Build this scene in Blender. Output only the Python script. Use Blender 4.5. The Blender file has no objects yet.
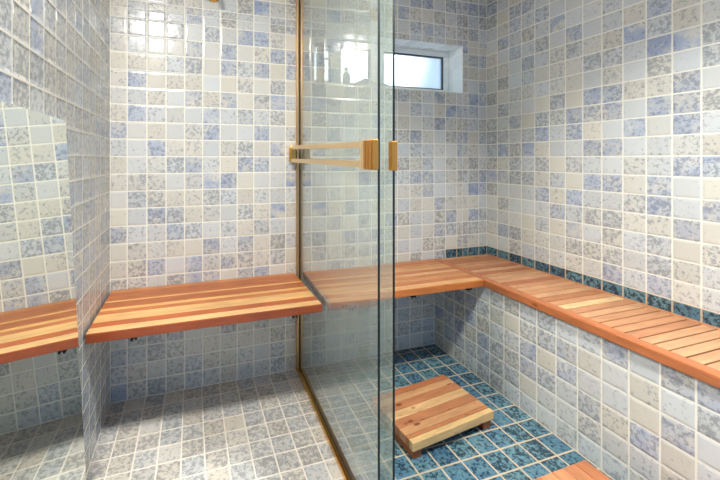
import bpy, bmesh, math, random
from mathutils import Vector, Matrix
random.seed(7)
C = bpy.context.scene.collection
T = 0.09                      # one wall tile in metres; coordinates below are in tiles
XL, XR, YB, ZC = -4.4163, 22.3175, 22.2306, 27.0
PX, PY = 1.045, 1.0221        # tile pitch along x and y
YF = -7.0                     # the room goes on behind the camera to here
XF, ZB = 17.43, 6.388         # tiled face of the built-in bench, bench top

# ------------------------------------------------------------------ materials
def new_mat(name):
    m = bpy.data.materials.new(name); m.use_nodes = True
    nt = m.node_tree; nt.nodes.clear()
    out = nt.nodes.new('ShaderNodeOutputMaterial')
    return m, nt, out
class N:
    """small helper for wiring nodes"""
    def __init__(s, nt): s.nt = nt
    def node(s, t, **kw):
        n = s.nt.nodes.new(t)
        for k, v in kw.items(): setattr(n, k, v)
        return n
    def put(s, sock, v):
        if isinstance(v, bpy.types.NodeSocket): s.nt.links.new(v, sock)
        else: sock.default_value = v
    def math(s, op, a, b=0.0, c=None, clamp=False):
        n = s.node('ShaderNodeMath', operation=op); n.use_clamp = clamp
        s.put(n.inputs[0], a); s.put(n.inputs[1], b)
        if c is not None: s.put(n.inputs[2], c)
        return n.outputs[0]
    def ramp(s, v, a, b, lo=0.0, hi=1.0):
        n = s.node('ShaderNodeMapRange'); n.interpolation_type = 'SMOOTHSTEP'
        s.put(n.inputs[0], v); s.put(n.inputs[1], a); s.put(n.inputs[2], b); s.put(n.inputs[3], lo); s.put(n.inputs[4], hi)
        return n.outputs[0]
    def mix(s, f, a, b):
        n = s.node('ShaderNodeMix', data_type='RGBA')
        s.put(n.inputs[0], f); s.put(n.inputs[6], a); s.put(n.inputs[7], b)
        return n.outputs[2]
    def noise(s, vec, scale, detail=3, rough=0.55):
        n = s.node('ShaderNodeTexNoise'); n.inputs['Scale'].default_value = scale
        n.inputs['Detail'].default_value = detail; n.inputs['Roughness'].default_value = rough
        s.nt.links.new(vec, n.inputs['Vector'])
        return n.outputs['Fac']
    def vmath(s, op, a, b):
        n = s.node('ShaderNodeVectorMath', operation=op); s.put(n.inputs[0], a)
        if op == 'SCALE': s.put(n.inputs['Scale'], b)
        else: s.put(n.inputs[1], b)
        return n.outputs[0]
def lin(r, g, b):
    f = lambda c: (c/255/12.92) if c/255 <= .04045 else ((c/255+.055)/1.055)**2.4
    return (f(r), f(g), f(b), 1.0)

def tile_material(name, warm, cool, dark, blue, bluedark, grout, rough=.16, mottle=.72, teal=False, gw=.031):
    m, nt, out = new_mat(name); k = N(nt)
    bs = k.node('ShaderNodeBsdfPrincipled'); nt.links.new(bs.outputs[0], out.inputs[0])
    uv = k.node('ShaderNodeUVMap').outputs[0]
    sep = k.node('ShaderNodeSeparateXYZ'); nt.links.new(uv, sep.inputs[0])
    u, v = sep.outputs[0], sep.outputs[1]
    at = k.node('ShaderNodeAttribute', attribute_name='tile')
    sc = k.node('ShaderNodeSeparateColor'); nt.links.new(at.outputs['Color'], sc.inputs[0])
    R, G, B = sc.outputs
    pos = k.vmath('SCALE', k.node('ShaderNodeTexCoord').outputs['Object'], 1.0/T)
    comb = k.node('ShaderNodeCombineXYZ')
    for i in range(3): nt.links.new(k.math('MULTIPLY', B, (37.0, 91.0, 53.0)[i]), comb.inputs[i])
    tp = k.vmath('ADD', pos, comb.outputs[0])
    eu = k.math('MINIMUM', u, k.math('SUBTRACT', 1.0, u)); ev = k.math('MINIMUM', v, k.math('SUBTRACT', 1.0, v))
    wob = k.math('MULTIPLY', k.math('SUBTRACT', k.noise(pos, 3.5, 2), .5), .02)
    e = k.math('ADD', k.math('MINIMUM', eu, ev), wob)
    tile = k.ramp(e, gw-.012, gw+.014)
    n1 = k.noise(tp, 5.4, 5, .68); n2 = k.noise(tp, 1.5, 3); n3 = k.noise(tp, 13.0, 3, .6)
    th = k.math('SUBTRACT', .66, k.math('MULTIPLY', R, .23))
    nn = k.math('ADD', k.math('MULTIPLY', n1, .75), k.math('MULTIPLY', n3, .25))
    spots = k.ramp(nn, th, k.math('ADD', th, .10))
    seed2 = k.math('FRACT', k.math('MULTIPLY', B, 7.31)); seed3 = k.math('FRACT', k.math('MULTIPLY', B, 17.77))
    pale = k.mix(k.ramp(k.math('ADD', k.math('MULTIPLY', seed2, .7), k.math('MULTIPLY', n2, .3)), .2, .8), warm, cool)
    bm = k.math('MULTIPLY', G, k.ramp(n2, .30, .62))
    body = k.mix(bm, pale, blue)
    dk = k.mix(k.math('MULTIPLY', G, .8), dark, bluedark)
    col = k.mix(k.math('MULTIPLY', spots, mottle), body, dk)
    br = k.math('ADD', .93, k.math('MULTIPLY', seed3, .12))
    vm = k.node('ShaderNodeVectorMath', operation='SCALE'); nt.links.new(col, vm.inputs[0]); nt.links.new(br, vm.inputs['Scale'])
    nt.links.new(k.mix(tile, grout, vm.outputs[0]), bs.inputs['Base Color'])
    nt.links.new(k.mix(tile, (.85,.85,.85,1), (rough,rough,rough,1)), bs.inputs['Roughness'])
    bs.inputs['IOR'].default_value = 1.5
    # pillowed edge, slightly wavy glaze
    h = k.math('ADD', k.math('MULTIPLY', k.ramp(e, gw-.02, gw+.10), 1.0),
               k.math('ADD', k.math('MULTIPLY', n2, .55), k.math('MULTIPLY', n3, .05)))
    bp = k.node('ShaderNodeBump'); bp.inputs['Strength'].default_value = .35; bp.inputs['Distance'].default_value = .004
    nt.links.new(h, bp.inputs['Height']); nt.links.new(bp.outputs[0], bs.inputs['Normal'])
    return m

M = {}
M['tile'] = tile_material('glazed_mottled_wall_tile', lin(202,197,184), lin(195,197,196), lin(132,135,137), lin(150,161,186), lin(108,118,142), lin(224,220,206))
M['floor_tile'] = tile_material('mottled_floor_tile', lin(206,198,184), lin(194,194,190), lin(132,133,133), lin(160,166,178), lin(120,125,138), lin(228,220,206), rough=.3)
M['teal'] = tile_material('dark_teal_tile', lin(100,134,140), lin(80,116,130), lin(18,34,50), lin(70,106,132), lin(18,32,54), lin(182,162,134), rough=.14, mottle=.85, gw=.033)
M['white_tile'] = tile_material('white_reveal_tile', lin(244,246,243), lin(242,246,246), lin(200,205,205), lin(205,215,225), lin(190,200,210), lin(240,240,236))

def simple(name, col, rough=.5, metal=0.0, bump=None, spec=None):
    m, nt, out = new_mat(name); k = N(nt)
    bs = k.node('ShaderNodeBsdfPrincipled'); nt.links.new(bs.outputs[0], out.inputs[0])
    pos = k.node('ShaderNodeTexCoord').outputs['Object']
    n = k.noise(pos, 60, 3)
    a = tuple(c*.93 for c in col[:3])+(1,); b = tuple(min(1, c*1.05) for c in col[:3])+(1,)
    nt.links.new(k.mix(n, a, b), bs.inputs['Base Color'])
    bs.inputs['Roughness'].default_value = rough; bs.inputs['Metallic'].default_value = metal
    if bump:
        bp = k.node('ShaderNodeBump'); bp.inputs['Strength'].default_value = bump; bp.inputs['Distance'].default_value = .002
        nt.links.new(n, bp.inputs['Height']); nt.links.new(bp.outputs[0], bs.inputs['Normal'])
    return m
M['brass'] = simple('polished_brass', lin(226,176,92), .2, 1.0)
M['brass_pale'] = simple('pale_brushed_brass', lin(240,208,160), .32, 1.0)
M['brass_dark'] = simple('dull_brown_brass', lin(196,164,122), .4, 1.0)  # the metal's own duller, browner tone, even all over
M['gold'] = simple('amber_brass', lin(208,146,70), .35, .9)
M['rubber'] = simple('dark_glazing_gasket', lin(34,26,18), .6)
M['iron'] = simple('black_iron', lin(18,18,18), .5, .6)
M['seal'] = simple('silver_grey_seal', lin(150,156,178), .3, .5)
M['paint'] = simple('white_painted_plaster', lin(236,234,228), .6, bump=.05)
M['vinyl'] = simple('white_window_vinyl', lin(242,242,236), .35)
M['dark_seal'] = simple('dark_window_gasket', lin(70,74,80), .5)
M['flask'] = simple('grey_metal_flask', lin(96,104,108), .35, .3)
M['bottle'] = simple('frosted_grey_bottle', lin(176,180,178), .4)
M['cloth'] = simple('white_cloth', lin(188,190,186), .9, bump=.4)
M['mirror_back'] = simple('grey_mirror_backing', lin(150,152,150), .6)
M['lamp_trim'] = simple('white_lamp_trim', lin(240,240,236), .4)

def glass_mat(name, tint, base=.05, rough=0.0, frost=0.0, coat=.95, haze=0.0):
    m, nt, out = new_mat(name); k = N(nt)
    lw = k.node('ShaderNodeLayerWeight'); lw.inputs['Blend'].default_value = .5
    f = k.math('ADD', base, k.math('MULTIPLY', k.math('POWER', lw.outputs['Facing'], 5.0), coat), clamp=True)
    tr = k.node('ShaderNodeBsdfTransparent'); tr.inputs[0].default_value = tint
    gl = k.node('ShaderNodeBsdfGlossy'); gl.inputs['Roughness'].default_value = rough
    body = tr.outputs[0]
    if haze:      # even pale haze, diffuse and translucent, mixed into the glass
        df = k.node('ShaderNodeBsdfDiffuse'); df.inputs[0].default_value = (.84,.90,.85,1)
        tl = k.node('ShaderNodeBsdfTranslucent'); tl.inputs[0].default_value = (.84,.90,.85,1)
        a = k.node('ShaderNodeMixShader'); a.inputs[0].default_value = .5
        nt.links.new(df.outputs[0], a.inputs[1]); nt.links.new(tl.outputs[0], a.inputs[2])
        b = k.node('ShaderNodeMixShader'); b.inputs[0].default_value = haze
        nt.links.new(body, b.inputs[1]); nt.links.new(a.outputs[0], b.inputs[2]); body = b.outputs[0]
    if frost:
        tl = k.node('ShaderNodeBsdfTranslucent'); tl.inputs[0].default_value = (.95,.97,1,1)
        mx = k.node('ShaderNodeMixShader'); mx.inputs[0].default_value = frost
        nt.links.new(body, mx.inputs[1]); nt.links.new(tl.outputs[0], mx.inputs[2]); body = mx.outputs[0]
    mx = k.node('ShaderNodeMixShader'); nt.links.new(f, mx.inputs[0])
    nt.links.new(body, mx.inputs[1]); nt.links.new(gl.outputs[0], mx.inputs[2]); nt.links.new(mx.outputs[0], out.inputs[0])
    return m
M['glass'] = glass_mat('clear_greenish_glass', (.93,.975,.945,1), .12, coat=2.2, haze=.15)
M['frost'] = glass_mat('obscure_window_glass', (.93,.96,.98,1), .04, .2, .55)
M['glass_edge'] = simple('dark_green_glass_edge', lin(3,14,12), .4)
m, nt, out = new_mat('mirror_silver'); k = N(nt)
g = k.node('ShaderNodeBsdfGlossy'); g.inputs[0].default_value = (.88,.92,.88,1); g.inputs['Roughness'].default_value = 0.0
nt.links.new(g.outputs[0], out.inputs[0]); M['mirror'] = m

def wood(name, grain=1.0, axis='x', knots=0.0, rough=.38):
    """slat tint comes from the mesh; grain runs along the axis"""
    m, nt, out = new_mat(name); k = N(nt)
    bs = k.node('ShaderNodeBsdfPrincipled'); nt.links.new(bs.outputs[0], out.inputs[0])
    at = k.node('ShaderNodeAttribute', attribute_name='tint')
    pos = k.vmath('SCALE', k.node('ShaderNodeTexCoord').outputs['Object'], 1.0/T)
    al = k.node('ShaderNodeAttribute', attribute_name='slat')
    off = k.vmath('SCALE', al.outputs['Color'], 40.0)
    p = k.vmath('ADD', pos, off)
    st = {'x': (.22,1,1), 'y': (1,.22,1)}[axis]; st2 = {'x': (.05,1,1), 'y': (1,.05,1)}[axis]
    pn = k.vmath('MULTIPLY', p, st); pf = k.vmath('MULTIPLY', p, st2)
    n1 = k.noise(pn, 3.2, 4, .6); n2 = k.noise(pf, 16.0, 3, .6)
    f = k.math('ADD', k.math('MULTIPLY', k.math('SUBTRACT', n1, .5), .75*grain), k.math('MULTIPLY', k.math('SUBTRACT', n2, .5), .45*grain))
    sc = k.math('ADD', 1.0, f)
    vm = k.node('ShaderNodeVectorMath', operation='SCALE'); nt.links.new(at.outputs['Color'], vm.inputs[0]); nt.links.new(sc, vm.inputs['Scale'])
    col = k.vmath('MULTIPLY', vm.outputs[0], (.79,.85,.90))
    if knots:
        vo = k.node('ShaderNodeTexVoronoi'); vo.inputs['Scale'].default_value = 1.5
        nt.links.new(k.vmath('MULTIPLY', p, {'x': (.5,1,1), 'y': (1,.5,1)}[axis]), vo.inputs['Vector'])
        kn = k.ramp(k.math('ADD', vo.outputs['Distance'], k.math('MULTIPLY', n2, .06)), .13, .22, knots, 0.0)
        col = k.mix(kn, col, lin(112,52,24))
    nt.links.new(col, bs.inputs['Base Color'])
    bs.inputs['Roughness'].default_value = rough
    bp = k.node('ShaderNodeBump'); bp.inputs['Strength'].default_value = .15; bp.inputs['Distance'].default_value = .001
    nt.links.new(n2, bp.inputs['Height']); nt.links.new(bp.outputs[0], bs.inputs['Normal'])
    return m
M['wood_x'] = wood('cedar_grain_lengthwise', 1.25, 'x')
M['wood_xk'] = wood('knotty_cedar_lengthwise', 1.2, 'x', .85)
M['wood_y'] = wood('cedar_grain_crosswise', .8, 'y')
M['wood_yk'] = wood('knotty_cedar_rail', 1.1, 'y', .85)

# ------------------------------------------------------------------ mesh helpers
def link(name, me, mats, parent=None):
    o = bpy.data.objects.new(name, me); C.objects.link(o)
    for m in (mats if isinstance(mats, (list, tuple)) else [mats]): me.materials.append(m)
    if parent:
        o.parent = parent; o.matrix_parent_inverse = Matrix.Identity(4)
        o.matrix_basis = parent.matrix_basis.inverted() @ Matrix.Identity(4)
    return o
def tag(o, label, cat, group=None):
    o['label'] = label; o['category'] = cat
    if group: o['group'] = group
    return o
def thing(name, label, cat, loc, rz=0.0, group=None):
    o = bpy.data.objects.new(name, None); C.objects.link(o); o.empty_display_size = .05
    o.location = Vector(loc)*T; o.rotation_euler = (0, 0, rz)
    o.matrix_basis = Matrix.Translation(Vector(loc)*T) @ Matrix.Rotation(rz, 4, 'Z')
    return tag(o, label, cat, group)
class B:
    """collects solids (tile units) into ONE mesh, with slat tint attributes"""
    def __init__(s): s.bm = bmesh.new(); s.tint = s.bm.loops.layers.float_color.new('tint'); s.slat = s.bm.loops.layers.float_color.new('slat')
    def _paint(s, faces, tint, mi):
        r = (random.random(), random.random(), random.random(), 1)
        for f in faces:
            f.material_index = mi
            for l in f.loops: l[s.tint] = tint or (1,1,1,1); l[s.slat] = r
    def box(s, lo, hi, bev=0.0, tint=None, mi=0, mat=None, seg=2):
        vs = [s.bm.verts.new(Vector(((lo[0],hi[0])[i&1], (lo[1],hi[1])[i>>1&1], (lo[2],hi[2])[i>>2&1]))*T) for i in range(8)]
        fs = [s.bm.faces.new([vs[i] for i in q]) for q in ((0,2,3,1),(4,5,7,6),(0,1,5,4),(2,6,7,3),(0,4,6,2),(1,3,7,5))]
        if mat is not None: bmesh.ops.transform(s.bm, matrix=mat, verts=vs)
        s._paint(fs, tint, mi)
        if bev:
            es = list({e for f in fs for e in f.edges})
            r = bmesh.ops.bevel(s.bm, geom=es, offset=bev*T, segments=seg, affect='EDGES', profile=.5)
            s._paint(r['faces'], tint, mi)
            keep = [f for f in fs if f.is_valid]; 
            sl = None
            for f in keep: sl = f.loops[0][s.slat].copy(); break
            if sl is not None:
                for f in r['faces']:
                    for l in f.loops: l[s.slat] = sl
        return fs
    def lathe(s, c, prof, axis='z', n=32, tint=None, mi=0):
        """prof: list of (radius, height along axis) in tiles"""
        rings = []
        for r, h in prof:
            ring = []
            for i in range(n):
                a = 2*math.pi*i/n; x, y = r*math.cos(a), r*math.sin(a)
                p = {'z': (x, y, h), 'y': (x, h, y), 'x': (h, x, y)}[axis]
                ring.append(s.bm.verts.new((Vector(c)+Vector(p))*T))
            rings.append(ring)
        fs = []
        for a, b in zip(rings, rings[1:]):
            for i in range(n): fs.append(s.bm.faces.new((a[i], a[(i+1)%n], b[(i+1)%n], b[i])))
        fs.append(s.bm.faces.new(rings[0])); fs.append(s.bm.faces.new(rings[-1]))
        for f in fs: f.smooth = True
        s._paint(fs, tint, mi)
        return fs
    def tube(s, pts, r, n=10, mi=0):
        pts = [Vector(p) for p in pts]; rings = []
        for i, p in enumerate(pts):
            d = (pts[min(i+1, len(pts)-1)]-pts[max(i-1, 0)]).normalized()
            a = d.orthogonal().normalized() if i == 0 else (rings_a - d*rings_a.dot(d)).normalized()
            rings_a = a; b = d.cross(a)
            rings.append([s.bm.verts.new((p+(a*math.cos(2*math.pi*j/n)+b*math.sin(2*math.pi*j/n))*r)*T) for j in range(n)])
        fs = [s.bm.faces.new((x[j], x[(j+1)%n], y[(j+1)%n], y[j])) for x, y in zip(rings, rings[1:]) for j in range(n)]
        fs += [s.bm.faces.new(rings[0]), s.bm.faces.new(rings[-1])]
        for f in fs: f.smooth = True
        s._paint(fs, None, mi)
    def build(s, name, mats, parent=None):
        bmesh.ops.recalc_face_normals(s.bm, faces=s.bm.faces)
        me = bpy.data.meshes.new(name); s.bm.to_mesh(me); s.bm.free()
        return link(name, me, mats, parent)

# ------------------------------------------------------------------ tiled surfaces
STYLE = {'0': (.40,0), '1': (.64,.05), '2': (.9,.10), '3': (.78,.66), '4': (.62,1.0)}
def rnd_class(p='0011122233'): return random.choice(p)
class Tiles:
    def __init__(s): s.bm = bmesh.new(); s.uv = s.bm.loops.layers.uv.new('UVMap'); s.at = s.bm.loops.layers.float_color.new('tile')
    def quad(s, o, u, v, cls='1', mi=0):
        o, u, v = Vector(o), Vector(u), Vector(v)
        f = s.bm.faces.new([s.bm.verts.new(p*T) for p in (o, o+u, o+u+v, o+v)])
        R, G = STYLE[cls]; c = (min(1, max(0, R+random.uniform(-.1,.1))), min(1, G*random.uniform(.75,1.1)), random.random(), 1)
        for l, w in zip(f.loops, ((0,0),(1,0),(1,1),(0,1))): l[s.uv].uv = w; l[s.at] = c
        f.material_index = mi
    def grid(s, o, ud, vd, us, vs, cls, skip=lambda a, b, c, d: False, mi=lambda i, j: 0):
        o, ud, vd = Vector(o), Vector(ud), Vector(vd)
        for i in range(len(us)-1):
            for j in range(len(vs)-1):
                if us[i+1]-us[i] < 1e-4 or vs[j+1]-vs[j] < 1e-4 or skip(us[i], us[i+1], vs[j], vs[j+1]): continue
                s.quad(o+ud*us[i]+vd*vs[j], ud*(us[i+1]-us[i]), vd*(vs[j+1]-vs[j]), cls(i, j), mi(i, j))
    def solidify_box(s, lo, hi, mi):
        vs = [s.bm.verts.new(Vector(((lo[0],hi[0])[i&1], (lo[1],hi[1])[i>>1&1], (lo[2],hi[2])[i>>2&1]))*T) for i in range(8)]
        for q in ((0,2,3,1),(4,5,7,6),(0,1,5,4),(2,6,7,3),(0,4,6,2),(1,3,7,5)):
            f = s.bm.faces.new([vs[i] for i in q]); f.material_index = mi
    def build(s, name, mats):
        me = bpy.data.meshes.new(name); s.bm.to_mesh(me); s.bm.free()
        o = link(name, me, mats); o['kind'] = 'structure'; return o
def seq(a, b, step, first=None):
    r = [a]; x = a+(first if first else step)
    while x < b-1e-3: r.append(x); x += step
    return r+[b]

# which kind of glaze each tile has, row by row from the floor up (0 plain ... 4 strong blue)
BACK_L = {0:'32221111121',1:'22122111020',2:'31221111121'[:11],3:'12220021201',4:'12211211121',5:'12221121112',
 6:'22023302301',7:'12303132120',8:'01110313021',9:'31132010210',10:'00321102141',11:'02211221111',12:'12101430014',13:'11123103302',
 14:'10311012030',15:'30102300301',16:'13110312120',17:'11103130241',18:'13011002020',19:'01112032303',20:'11103030133',21:'22020204320',22:'12213121023',23:'10121112412'}
BACK_M = {6:'122112',7:'021213',8:'330333',9:'111030',10:'131311',11:'111111',12:'311031',13:'111011',14:'101110',15:'011110',16:'011103',17:'131111',18:'110121'}
BACK_R = {6:'0202222 2',7:'00220211',8:'01132221',9:'21123032',10:'11031101',11:'11301143',12:'13311223',13:'21202121',14:'02110310',
 15:'23102302',16:'00131111',17:'03114330',18:'22131133',19:'11020103',20:'11021110',21:'12011123',22:'11211301',23:'12321231',24:'31021212',25:'03302242'}
RIGHT = {7:'0021111131311',8:'1321112221211',9:'1100203121202',10:'0200131221130',11:'2001313112313',12:'4323110330300'[:13],13:'2121202101133',
 14:'3424101330111',15:'3212313003031',16:'2130223330332',17:'0210020331130',18:'2011111010202',19:'0201011221442'[:13],20:'1103112114211',21:'1031203011310',22:'0312130110121',23:'1131300020111',24:'2033001111021',25:'3103101201100'}
FACE = {5:'11111221211303'[:14]+'3',4:'133321022310102',3:'132321130310030',2:'423232232121301'[:15],1:'143232201121111',0:'202222111211121'}
def pick(rows, i, j, default='00111122'):
    r = rows.get(j, '')
    return r[i] if i < len(r) and r[i] in STYLE else rnd_class(default)
def back_cls(i, j):
    if j in BACK_L and i < 11: return pick(BACK_L, i, j)
    if 11 <= i < 17: return pick(BACK_M, i-11, j)
    if i >= 18: return pick(BACK_R, i-18, j)
    return rnd_class('00111223')

WX0, WX1, WZ0, WZ1 = 7.75, 20.0, 18.95, 22.55     # the window opening in the back wall
us = [0]+[k*PX-.16 for k in range(1, 27)]; us = [u for u in us if u < XR-XL-.1]+[XR-XL]
vs = [float(k) for k in range(0, 28)]; vs[-1] = ZC
def cut(a, pts):
    a = sorted(set(a) | set(pts)); return a
usc, vsc = cut(us, (WX0-XL, WX1-XL)), cut(vs, (WZ0, WZ1))
def idx(a, x):
    n = 0
    while n+1 < len(a) and a[n+1] <= x+1e-6: n += 1
    return n
w = Tiles()
w.grid((XL, YB, 0), (1,0,0), (0,0,1), usc, vsc,
       lambda i, j: '2' if int(vsc[j]+1e-6) == 6 and usc[i] > 21.4*PX-.3 else back_cls(idx(us, usc[i]), int(vsc[j]+1e-6)),
       skip=lambda a, b, c, d: a >= WX0-XL-1e-4 and b <= WX1-XL+1e-4 and c >= WZ0-1e-4 and d <= WZ1+1e-4,
       mi=lambda i, j: 1 if (int(vsc[j]+1e-6) == 6 and usc[i] > 21.4*PX-.3) else 0)
RD = 2.3     # depth of the window recess
xs = cut([u+XL for u in us if WX0-XL < u < WX1-XL], (WX0, WX1)); ds = [0, 1.0, RD]; zs = cut([v for v in vs if WZ0 < v < WZ1], (WZ0, WZ1))
zero = lambda i, j: '0'
w.grid((0, YB, WZ0), (1,0,0), (0,1,0), xs, ds, zero, mi=lambda i, j: 2)
w.grid((0, YB, WZ1), (1,0,0), (0,1,0), xs, ds, zero, mi=lambda i, j: 2)
w.grid((WX0, YB, 0), (0,1,0), (0,0,1), ds, zs, zero, mi=lambda i, j: 2)
w.grid((WX1, YB, 0), (0,1,0), (0,0,1), ds, zs, zero, mi=lambda i, j: 2)
# masonry behind the tiles
for lo, hi in (((XL-1.5, YB+.02, -1), (WX0-.02, YB+RD, ZC+1)), ((WX1+.02, YB+.02, -1), (XR+1.5, YB+RD, ZC+1)),
               ((WX0-.02, YB+.02, -1), (WX1+.02, YB+RD, WZ0-.02)), ((WX0-.02, YB+.02, WZ1+.02), (WX1+.02, YB+RD, ZC+1))):
    w.solidify_box(lo, hi, 3)
w.build('wall_back', [M['tile'], M['teal'], M['white_tile'], M['paint']])

ysr = [0]+[k*PY for k in range(1, 40) if k*PY < YB-YF-.1]+[YB-YF]
w = Tiles()
w.grid((XR, YB, 0), (0,-1,0), (0,0,1), ysr, vs, lambda i, j: '2' if j == 6 else pick(RIGHT, i, j, '00111233'), mi=lambda i, j: 1 if j == 6 else 0)
w.solidify_box((XR+.02, YF, -1), (XR+1.5, YB+.02, ZC+1), 2)
w.build('wall_right', [M['tile'], M['teal'], M['paint']])
ysl = [0]+[2.19+k*PY-PY for k in range(0, 40) if 0 < 2.19+k*PY-PY < YB-YF-.1]+[YB-YF]
w = Tiles()
w.grid((XL, YB, 0), (0,-1,0), (0,0,1), ysl, vs, lambda i, j: rnd_class('2222333'))
w.solidify_box((XL-1.5, YF, -1), (XL-.02, YB+.02, ZC+1), 1)
w.build('wall_left', [M['tile'], M['paint']])

XS = 6.62      # where the pale floor ends under the glass
w = Tiles()
uf = [0]+[k*PX-.22 for k in range(1, 12) if k*PX-.22 < XS-XL-.05]+[XS-XL]
w.grid((XL, YB, 0), (1,0,0), (0,-1,0), uf, ysr, lambda i, j: rnd_class('1122222'))
w.solidify_box((XL-1.5, YF, -1), (XR+1.5, YB+.02, -.02), 2)
uq = [0]+[k*1.125 for k in range(1, 12) if k*1.125 < XF-XS-.05]+[XF-XS]
yq = [0, .45]+[.45+k*1.07 for k in range(1, 40) if .45+k*1.07 < YB-YF-.1]+[YB-YF]
w.grid((XF, YB, 0), (-1,0,0), (0,-1,0), uq, yq, lambda i, j: random.choice('2222333'), mi=lambda i, j: 1)
w.build('floor', [M['floor_tile'], M['teal'], M['paint']])

w = Tiles()
w.grid((XF, YB, 0), (0,-1,0), (0,0,1), ysr, [0,1,2,3,4,5,5.95], lambda i, j: pick(FACE, i, j, '0011122'))
w.solidify_box((XF+.02, YF, 0), (XR-.02, YB-.02, 5.95), 1)
w.build('wall_bench', [M['tile'], M['paint']])
w = Tiles(); w.solidify_box((XL-1.5, YF, ZC), (XR+1.5, YB+RD, ZC+.8), 0); w.build('ceiling', [M['paint']])

# ------------------------------------------------------------------ window
YW = YB+1.55
b = B(); fr = .42
win = None
b.box((WX0, YW, WZ0), (WX1, YW+.7, WZ0+.5), .05); b.box((WX0, YW, WZ1-.42), (WX1, YW+.7, WZ1), .05)
b.box((WX0, YW, WZ0+.5), (WX0+.6, YW+.7, WZ1-.42), .05); b.box((WX1-.42, YW, WZ0+.5), (WX1, YW+.7, WZ1-.42), .05)
b.box((12.95, YW-.08, WZ0+.5), (14.05, YW+.6, WZ1-.42), .06)
b.box((9.72, YW+.02, WZ0+.5), (10.45, YW+.6, WZ1-.42), .06)
win = b.build('window_1', M['vinyl']); win['kind'] = 'structure'
panes = ((8.35, 9.72), (10.45, 12.95), (14.05, 19.58))
for x0, x1 in panes:
    b = B(); z0, z1, t = WZ0+.5, WZ1-.42, .09
    b.box((x0, YW+.14, z0), (x0+t, YW+.4, z1)); b.box((x1-t, YW+.14, z0), (x1, YW+.4, z1))
    b.box((x0+t, YW+.14, z0), (x1-t, YW+.4, z0+t)); b.box((x0+t, YW+.14, z1-t), (x1-t, YW+.4, z1))
    b.build('pane_gasket', M['dark_seal'], win)
    b = B(); b.box((x0+.03, YW+.24, z0+.03), (x1-.03, YW+.28, z1-.03)); b.build('window_pane', M['frost'], win)
b = B(); b.box((13.2, YW-.22, 20.55), (13.5, YW-.06, 21.0), .05); b.box((13.28, YW-.3, 20.7), (13.42, YW-.2, 21.3), .04); b.build('latch', M['vinyl'], win)

# things on the window sill
YSL = YB+.75
f = thing('grey_flask', 'tall grey cylindrical flask with a side handle standing on the window sill', 'flask', (8.58, YSL, WZ0))
b = B(); b.lathe((8.58, YSL, WZ0), [(.02,.0),(.27,.0),(.28,.06),(.28,2.3),(.26,2.4),(.2,2.45),(.02,2.45)]); b.build('body', M['flask'], f)
b = B(); b.lathe((8.58, YSL, WZ0+2.45), [(.02,0),(.25,0),(.26,.06),(.26,.5),(.22,.56),(.02,.56)]); b.build('lid', M['flask'], f)
b = B(); b.tube([(8.8,YSL,WZ0+1.9),(9.15,YSL,WZ0+1.93),(9.3,YSL,WZ0+2.1),(9.3,YSL,WZ0+2.4),(9.15,YSL,WZ0+2.55),(8.8,YSL,WZ0+2.55)], .08); b.build('handle', M['flask'], f)
f = thing('toiletry_bottle', 'small pale bottle with a rounded cap on the window sill beside the flask', 'bottle', (10.55, YSL, WZ0))
b = B(); b.lathe((10.55, YSL, WZ0), [(.02,0),(.25,0),(.27,.05),(.27,.85),(.22,1.0),(.12,1.08),(.02,1.08)]); b.build('body', M['bottle'], f)
b = B(); b.lathe((10.55, YSL, WZ0+1.08), [(.02,0),(.12,0),(.12,.08),(.16,.12),(.17,.26),(.1,.36),(.02,.38)]); b.build('cap', M['bottle'], f)
b = B()
for i in range(14):
    t = i/13; x = 11.25+t*2.7
    hh = .34+.40*math.exp(-((t-.3)/.22)**2)+.16*math.exp(-((t-.75)/.15)**2)
    pts = [(x, YSL-.3, WZ0), (x, YSL-.33, WZ0+hh*.6), (x, YSL-.12, WZ0+hh), (x, YSL+.15, WZ0+hh*.95), (x, YSL+.33, WZ0+hh*.5), (x, YSL+.3, WZ0)]
    ring = [b.bm.verts.new(Vector(p)*T) for p in pts]
    if i:
        for j in range(6): b.bm.faces.new((prev[j], prev[(j+1)%6], ring[(j+1)%6], ring[j]))
    else: b.bm.faces.new(ring)
    prev = ring
b.bm.faces.new(prev)
for q in b.bm.faces: q.smooth = True
o = b.build('folded_washcloth', M['cloth']); tag(o, 'crumpled white washcloth lying along the window sill', 'cloth')

# ------------------------------------------------------------------ benches
def rot_about(x, y, a):
    return Matrix.Translation(Vector((x, y, 0))*T) @ Matrix.Rotation(a, 4, 'Z') @ Matrix.Translation(Vector((-x, -y, 0))*T)
def bracket(x, yfront, parent):
    b = B(); b.box((x-.09, yfront, 5.83), (x+.09, YB-.02, 5.97), .02); b.box((x-.09, YB-.16, 4.4), (x+.09, YB-.02, 5.84), .02)
    b.box((x-.14, yfront-.02, 5.74), (x-.06, yfront+.3, 5.96), .02); b.box((x+.04, yfront-.02, 5.76), (x+.12, yfront+.2, 5.96), .02)
    b.build('bracket', M['iron'], parent)
t = thing('wooden_bench', 'striped orange and honey wooden bench on the left, outside the glass', 'bench', (1.0, 19.7, 5.98))
b = B(); a = .02
strips = [(.50,lin(228,176,116)),(.50,lin(184,92,42)),(.80,lin(228,172,108)),(.40,lin(198,112,58)),(.30,lin(232,172,102)),(.75,lin(182,98,46)),(.18,lin(230,170,104)),(1.15,lin(188,104,52)),(.42,lin(206,130,76))]
y = 17.02
for i, (wd, col) in enumerate(strips):
    wd *= (YB-.01-17.02)/sum(s[0] for s in strips)
    lo = (-4.32, y, 5.985); hi = (6.42, y+wd-.012, ZB)
    b.box(lo, hi, .018, col); y += wd
o = b.build('seat', M['wood_x'], t)
me = o.data
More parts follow.
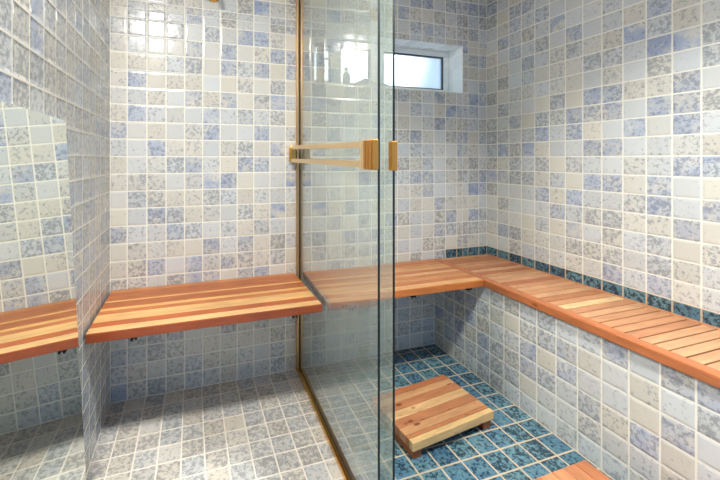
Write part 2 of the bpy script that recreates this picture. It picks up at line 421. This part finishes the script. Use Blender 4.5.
b = B(); b.box((-4.32, 16.95, 5.97), (6.43, 17.04, ZB-.015), .03, lin(150,66,28)); b.build('front_edge', M['wood_x'], t)
for x in (-2.45, 5.05): bracket(x, 17.15, t)

t = thing('wooden_bench', 'orange wooden bench of long narrow slats between the glass and the long corner bench', 'bench', (12.0, 19.8, 5.98))
b = B(); y = 17.45; pal = [lin(214,150,96),lin(208,138,84),lin(198,122,72),lin(216,154,102),lin(204,132,80)]
b.box((7.08, 17.45, 6.0), (17.24, 18.02, ZB), .03, lin(220,156,100)); y = 18.06
i = 0
while y < YB-.1:
    wd = min(.40, YB-.02-y); b.box((7.08, y, 6.0), (17.24, y+wd, ZB), .03, pal[i % 5] if i % 4 else lin(194,112,62)); y += wd+.03; i += 1
b.build('seat', M['wood_x'], t)
b = B(); b.box((7.06, 17.38, 5.98), (17.26, 17.5, ZB-.01), .03, lin(200,110,48)); b.build('front_edge', M['wood_xk'], t)
for x in (8.0, 12.4, 16.4): bracket(x, 17.6, t)

t = thing('corner_bench', 'long orange wooden bench of crosswise slats on the tiled base along the right wall', 'bench', (19.8, 12.0, 5.95))
b = B(); b.box((17.27, 0, 5.96), (17.80, YB-.02, ZB), .05, lin(190,108,62)); b.build('front_rail', M['wood_yk'], t)
b = B(); b.box((22.14, 0, 5.96), (XR-.01, YB-.02, ZB+.01), .03, lin(204,132,86)); b.build('back_rail', M['wood_y'], t)
b = B(); y = 22.15; pal = [lin(208,146,102),lin(198,130,86),lin(214,154,108),lin(190,118,74),lin(206,140,94),lin(184,108,68),lin(212,150,104),lin(200,134,90)]
i = 0
while y > .4:
    wd = .435; col = random.choice(pal)
    if i == 18: col = lin(236,188,132)
    b.box((17.82, y-wd, 5.98), (22.12, y, ZB-.015+random.uniform(-.006,.006)), .025, col); y -= .493; i += 1
b.build('seat', M['wood_x'], t)

# ------------------------------------------------------------------ duckboards on the shower floor
a = math.radians(6.1)
mt = lambda lo: None
def duckboard(label, origin, ang, wid, dep, slats, kn):
    """origin: front-left corner; slats run along the local x axis"""
    t = thing('duckboard', label, 'duckboard', (origin[0], origin[1], 0), ang)
    MX = Matrix.Translation(Vector((origin[0], origin[1], 0))*T) @ Matrix.Rotation(ang, 4, 'Z')
    b = B(); tot = sum(s[0] for s in slats); y = 0
    for wd, col in slats:
        wd *= dep/tot; b.box((0, y+.01, .44), (wid, y+wd-.01, .86), .035, col); y += wd
    o = b.build('deck', M[kn], None); o.parent = t
    for x0 in (.12, wid-.62):
        b = B(); b.box((x0, .12, .0), (x0+.5, dep-.1, .45), .03, lin(158,84,44)); o = b.build('foot', M['wood_x'], None); o.parent = t
    return t
duckboard('square wooden duckboard with a pale front slat on the teal shower floor', (9.66, 13.80), a, 5.28, 3.40,
  [(.30,lin(226,178,118)),(.20,lin(190,118,74)),(.46,lin(208,146,98)),(.50,lin(190,120,78)),(.50,lin(224,170,116)),(.50,lin(190,120,78)),(.44,lin(208,148,100)),(.38,lin(186,110,68))], 'wood_xk')
duckboard('wooden duckboard cut off by the bottom of the photo, against the tiled bench base', (16.35, 5.9), math.radians(91), 5.0, 4.6,
  [(.6,lin(186,112,70)),(.6,lin(200,126,82)),(.6,lin(206,134,88)),(.6,lin(208,142,94)),(.6,lin(196,118,72)),(.6,lin(206,140,92)),(.6,lin(190,116,70))], 'wood_x')

# ------------------------------------------------------------------ glass panel
t = thing('glass_panel', 'clear frameless glass shower panel in a brass channel, dividing the room', 'glass panel', (6.62, 17.0, 0))
SL = -.033        # the panel is set slightly off square
ga = math.atan(SL)
GM = Matrix.Translation(Vector((6.80, YB, 0))*T) @ Matrix.Rotation(-math.atan(.033), 4, 'Z')
L = 10.99         # length of the glass from the back wall
GT = .045         # half thickness
def gbox(b, lo, hi, bev=0, mi=0, tint=None): return b.box(lo, hi, bev, tint, mi, GM)
b = B(); fs = gbox(b, (-GT, -L, .12), (GT, -.1, 24.6))
for f in fs:
    n = f.normal if f.normal.length else f.normal
b.bm.normal_update()
for f in fs:
    if abs(f.normal.x) < .9: f.material_index = 1
b.build('glass_pane', [M['glass'], M['glass_edge']], t)
b = B(); x0 = .60; fs = gbox(b, (x0-GT, -L, .12), (x0+GT, -L+.98, 24.6)); b.bm.normal_update()
for f in fs:
    if f.normal.y < -.9 or abs(f.normal.z) > .9: f.material_index = 1
b.build('end_strip', [M['glass'], M['glass_edge']], t)
b = B()
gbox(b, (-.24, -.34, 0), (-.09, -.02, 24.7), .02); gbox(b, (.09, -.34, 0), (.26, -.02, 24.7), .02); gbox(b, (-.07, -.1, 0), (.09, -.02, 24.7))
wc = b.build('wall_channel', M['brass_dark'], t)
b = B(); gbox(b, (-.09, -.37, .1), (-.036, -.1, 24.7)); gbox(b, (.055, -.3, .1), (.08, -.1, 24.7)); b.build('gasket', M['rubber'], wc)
b = B()
gbox(b, (-.24, -L, 0), (-.07, -.34, .26), .02); gbox(b, (.07, -L, 0), (.13, -.34, .2), .01); gbox(b, (-.07, -L, 0), (.07, -.34, .1))
fc = b.build('floor_channel', M['brass'], t)
b = B(); gbox(b, (-.075, -L, .1), (-.05, -.34, .25)); gbox(b, (.04, -L, .1), (.068, -.34, .24)); b.build('gasket', M['rubber'], fc)
b = B(); gbox(b, (.07, -5.05, 5.75), (.3, -.05, ZB+.03), .02); b.build('bench_seal', M['seal'], t)
b = B()
gbox(b, (x0-.10, -L-.05, 13.42), (x0+.14, -L+.22, 14.5), .03); b.build('clip_plate', M['gold'], t)

t = thing('support_bar', 'brass double-bar bracket running from the back wall to the free edge of the glass', 'bracket', (6.3, 17.0, 14.2))
ye = YB-L           # free edge of the glass
for zt, zn in ((14.72, 14.52), (13.88, 13.78)):
    b = B(); b.tube([(6.22, YB-.3, zt-.12), (6.22, ye+.85, zn-.12)], .02, 4)
    b.bm.free(); b = B()
    q = [(x, y, z) for y, z in ((YB-.36, zt), (ye+.86, zn)) for x, z in ((6.13, z-.24), (6.31, z-.24), (6.31, z), (6.13, z))]
    vv = [b.bm.verts.new(Vector(p)*T) for p in q]
    for f in ((0,1,2,3),(4,5,6,7),(0,1,5,4),(1,2,6,5),(2,3,7,6),(3,0,4,7)): b.bm.faces.new([vv[k] for k in f])
    bmesh.ops.bevel(b.bm, geom=list(b.bm.edges), offset=.03*T, segments=2, affect='EDGES')
    b.build('bar', M['brass_pale'], t)
b = B(); b.box((6.12, YB-.40, 13.62), (6.46, YB-.01, 14.74), .05); b.box((6.06, YB-.34, 13.74), (6.13, YB-.08, 14.6), .03)
b.build('wall_bracket', M['brass'], t)
b = B(); b.box((6.14, ye+.62, 13.46), (6.38, ye+.90, 14.56), .03); o = b.build('clamp_flange', M['brass_pale'], t)
for z in (13.64, 14.40):
    b = B(); b.box((6.09, ye+.70, z-.05), (6.15, ye+.80, z+.05), .03); b.build('screw', M['brass_dark'], o)
b = B(); b.box((6.15, ye-.06, 13.46), (6.40, ye+.63, 14.56), .03)
for q in (.0, .2, .4): b.box((6.08, ye+q, 13.48), (6.17, ye+q+.13, 14.54), .03)
b.build('clamp_block', M['gold'], t)

# ------------------------------------------------------------------ leaning mirror
lean = math.atan((3.66-4.4163)/-15.22)
t = thing('leaning_mirror', 'tall frameless mirror leaning against the left tiled wall', 'mirror', (-3.70, 10.5, 0))
MM = Matrix.Translation(Vector((-3.60, 0, .01))*T) @ Matrix.Rotation(-lean, 4, 'Y')
b = B(); b.box((-.06, 5.5, .0), (-.02, 14.59, 15.25), 0, mat=MM); b.build('backing', M['mirror_back'], t)
b = B(); b.box((-.02, 5.5, .0), (.03, 14.59, 15.25), .012, mat=MM, seg=1); b.build('mirror_glass', M['mirror'], t)

# ------------------------------------------------------------------ brass shower fitting near the ceiling
t = thing('shower_flange', 'round brass shower fitting high on the back wall, above the left bench', 'shower fitting', (1.27, YB, 23.95))
b = B(); b.lathe((1.27, YB, 23.95), [(.02,-.18),(.2,-.18),(.3,-.15),(.40,-.08),(.46,-.05),(.47,-.005)], 'y', 36); b.build('escutcheon', M['brass'], t)
b = B(); b.tube([(1.27,YB-.1,23.98),(1.27,YB-.7,24.05),(1.27,YB-1.3,23.95),(1.27,YB-1.75,23.6)], .14, 14); b.build('arm', M['brass'], t)
b = B(); b.lathe((1.27, YB-.3, 23.97), [(.02,-.12),(.22,-.12),(.24,-.06),(.24,.06),(.22,.12),(.02,.12)], 'y', 6); b.build('nut', M['gold'], t)
t = None

# ------------------------------------------------------------------ lamps
def downlight(x, y, r, watt, label, col=(1,.95,.88), spread=math.pi):
    t = thing('ceiling_light', label, 'ceiling light', (x, y, ZC))
    b = B(); b.lathe((x, y, ZC), [(r,-.12),(r+.35,-.12),(r+.4,-.06),(r+.4,-.01),(r,-.01)], 'z', 32); b.build('trim_ring', M['lamp_trim'], t)
    ld = bpy.data.lights.new('lamp', 'AREA'); ld.shape = 'DISK'; ld.size = 2*r*T; ld.energy = watt; ld.color = col; ld.spread = spread
    lo = bpy.data.objects.new('lamp', ld); C.objects.link(lo); lo.location = Vector((x, y, ZC-.14))*T
    lo.parent = t; lo.matrix_parent_inverse = t.matrix_basis.inverted()
downlight(-3.4, 6.6, 1.0, 45, 'round ceiling downlight over the left side, near the mirror')
downlight(11.5, 5.5, 1.0, 27, 'round ceiling downlight over the shower, near the long corner bench', (.97,1.0,.99), spread=math.radians(120))

# ------------------------------------------------------------------ sky
wd = bpy.data.worlds.new('sky'); bpy.context.scene.world = wd; wd.use_nodes = True
nt = wd.node_tree; nt.nodes.clear(); k = N(nt)
out = k.node('ShaderNodeOutputWorld'); bg = k.node('ShaderNodeBackground'); nt.links.new(bg.outputs[0], out.inputs[0])
dirn = k.node('ShaderNodeTexCoord').outputs['Generated']
dp = k.node('ShaderNodeVectorMath', operation='DOT_PRODUCT'); nt.links.new(dirn, dp.inputs[0]); dp.inputs[1].default_value = Vector((11.5, 23.7, 7.5)).normalized()
glow = k.ramp(dp.outputs['Value'], .978, .999)
front = k.ramp(dp.outputs['Value'], -.2, .6)
base = k.mix(front, (.20,.35,.60,1), (.34,.52,.70,1))
nt.links.new(k.mix(glow, base, (13,13.4,13,1)), bg.inputs[0]); bg.inputs[1].default_value = 1.15

# ------------------------------------------------------------------ camera
cd = bpy.data.cameras.new('camera'); cam = bpy.data.objects.new('camera', cd); C.objects.link(cam)
cam.location = (0, 0, 13.8459*T); cam.rotation_euler = (math.pi/2, 0, -.2993)
cd.sensor_width = 36.0; cd.lens = 351.5484*36/720; cd.shift_x = 60/720; cd.shift_y = (159.12-240)/720; cd.clip_start = .02
sc = bpy.context.scene; sc.camera = cam
vs_ = sc.view_settings; sc.display_settings.display_device = 'sRGB'
vs_.view_transform = 'Standard'; vs_.look = 'None'; vs_.gamma = 1; vs_.use_curve_mapping = False; vs_.exposure = 0.3
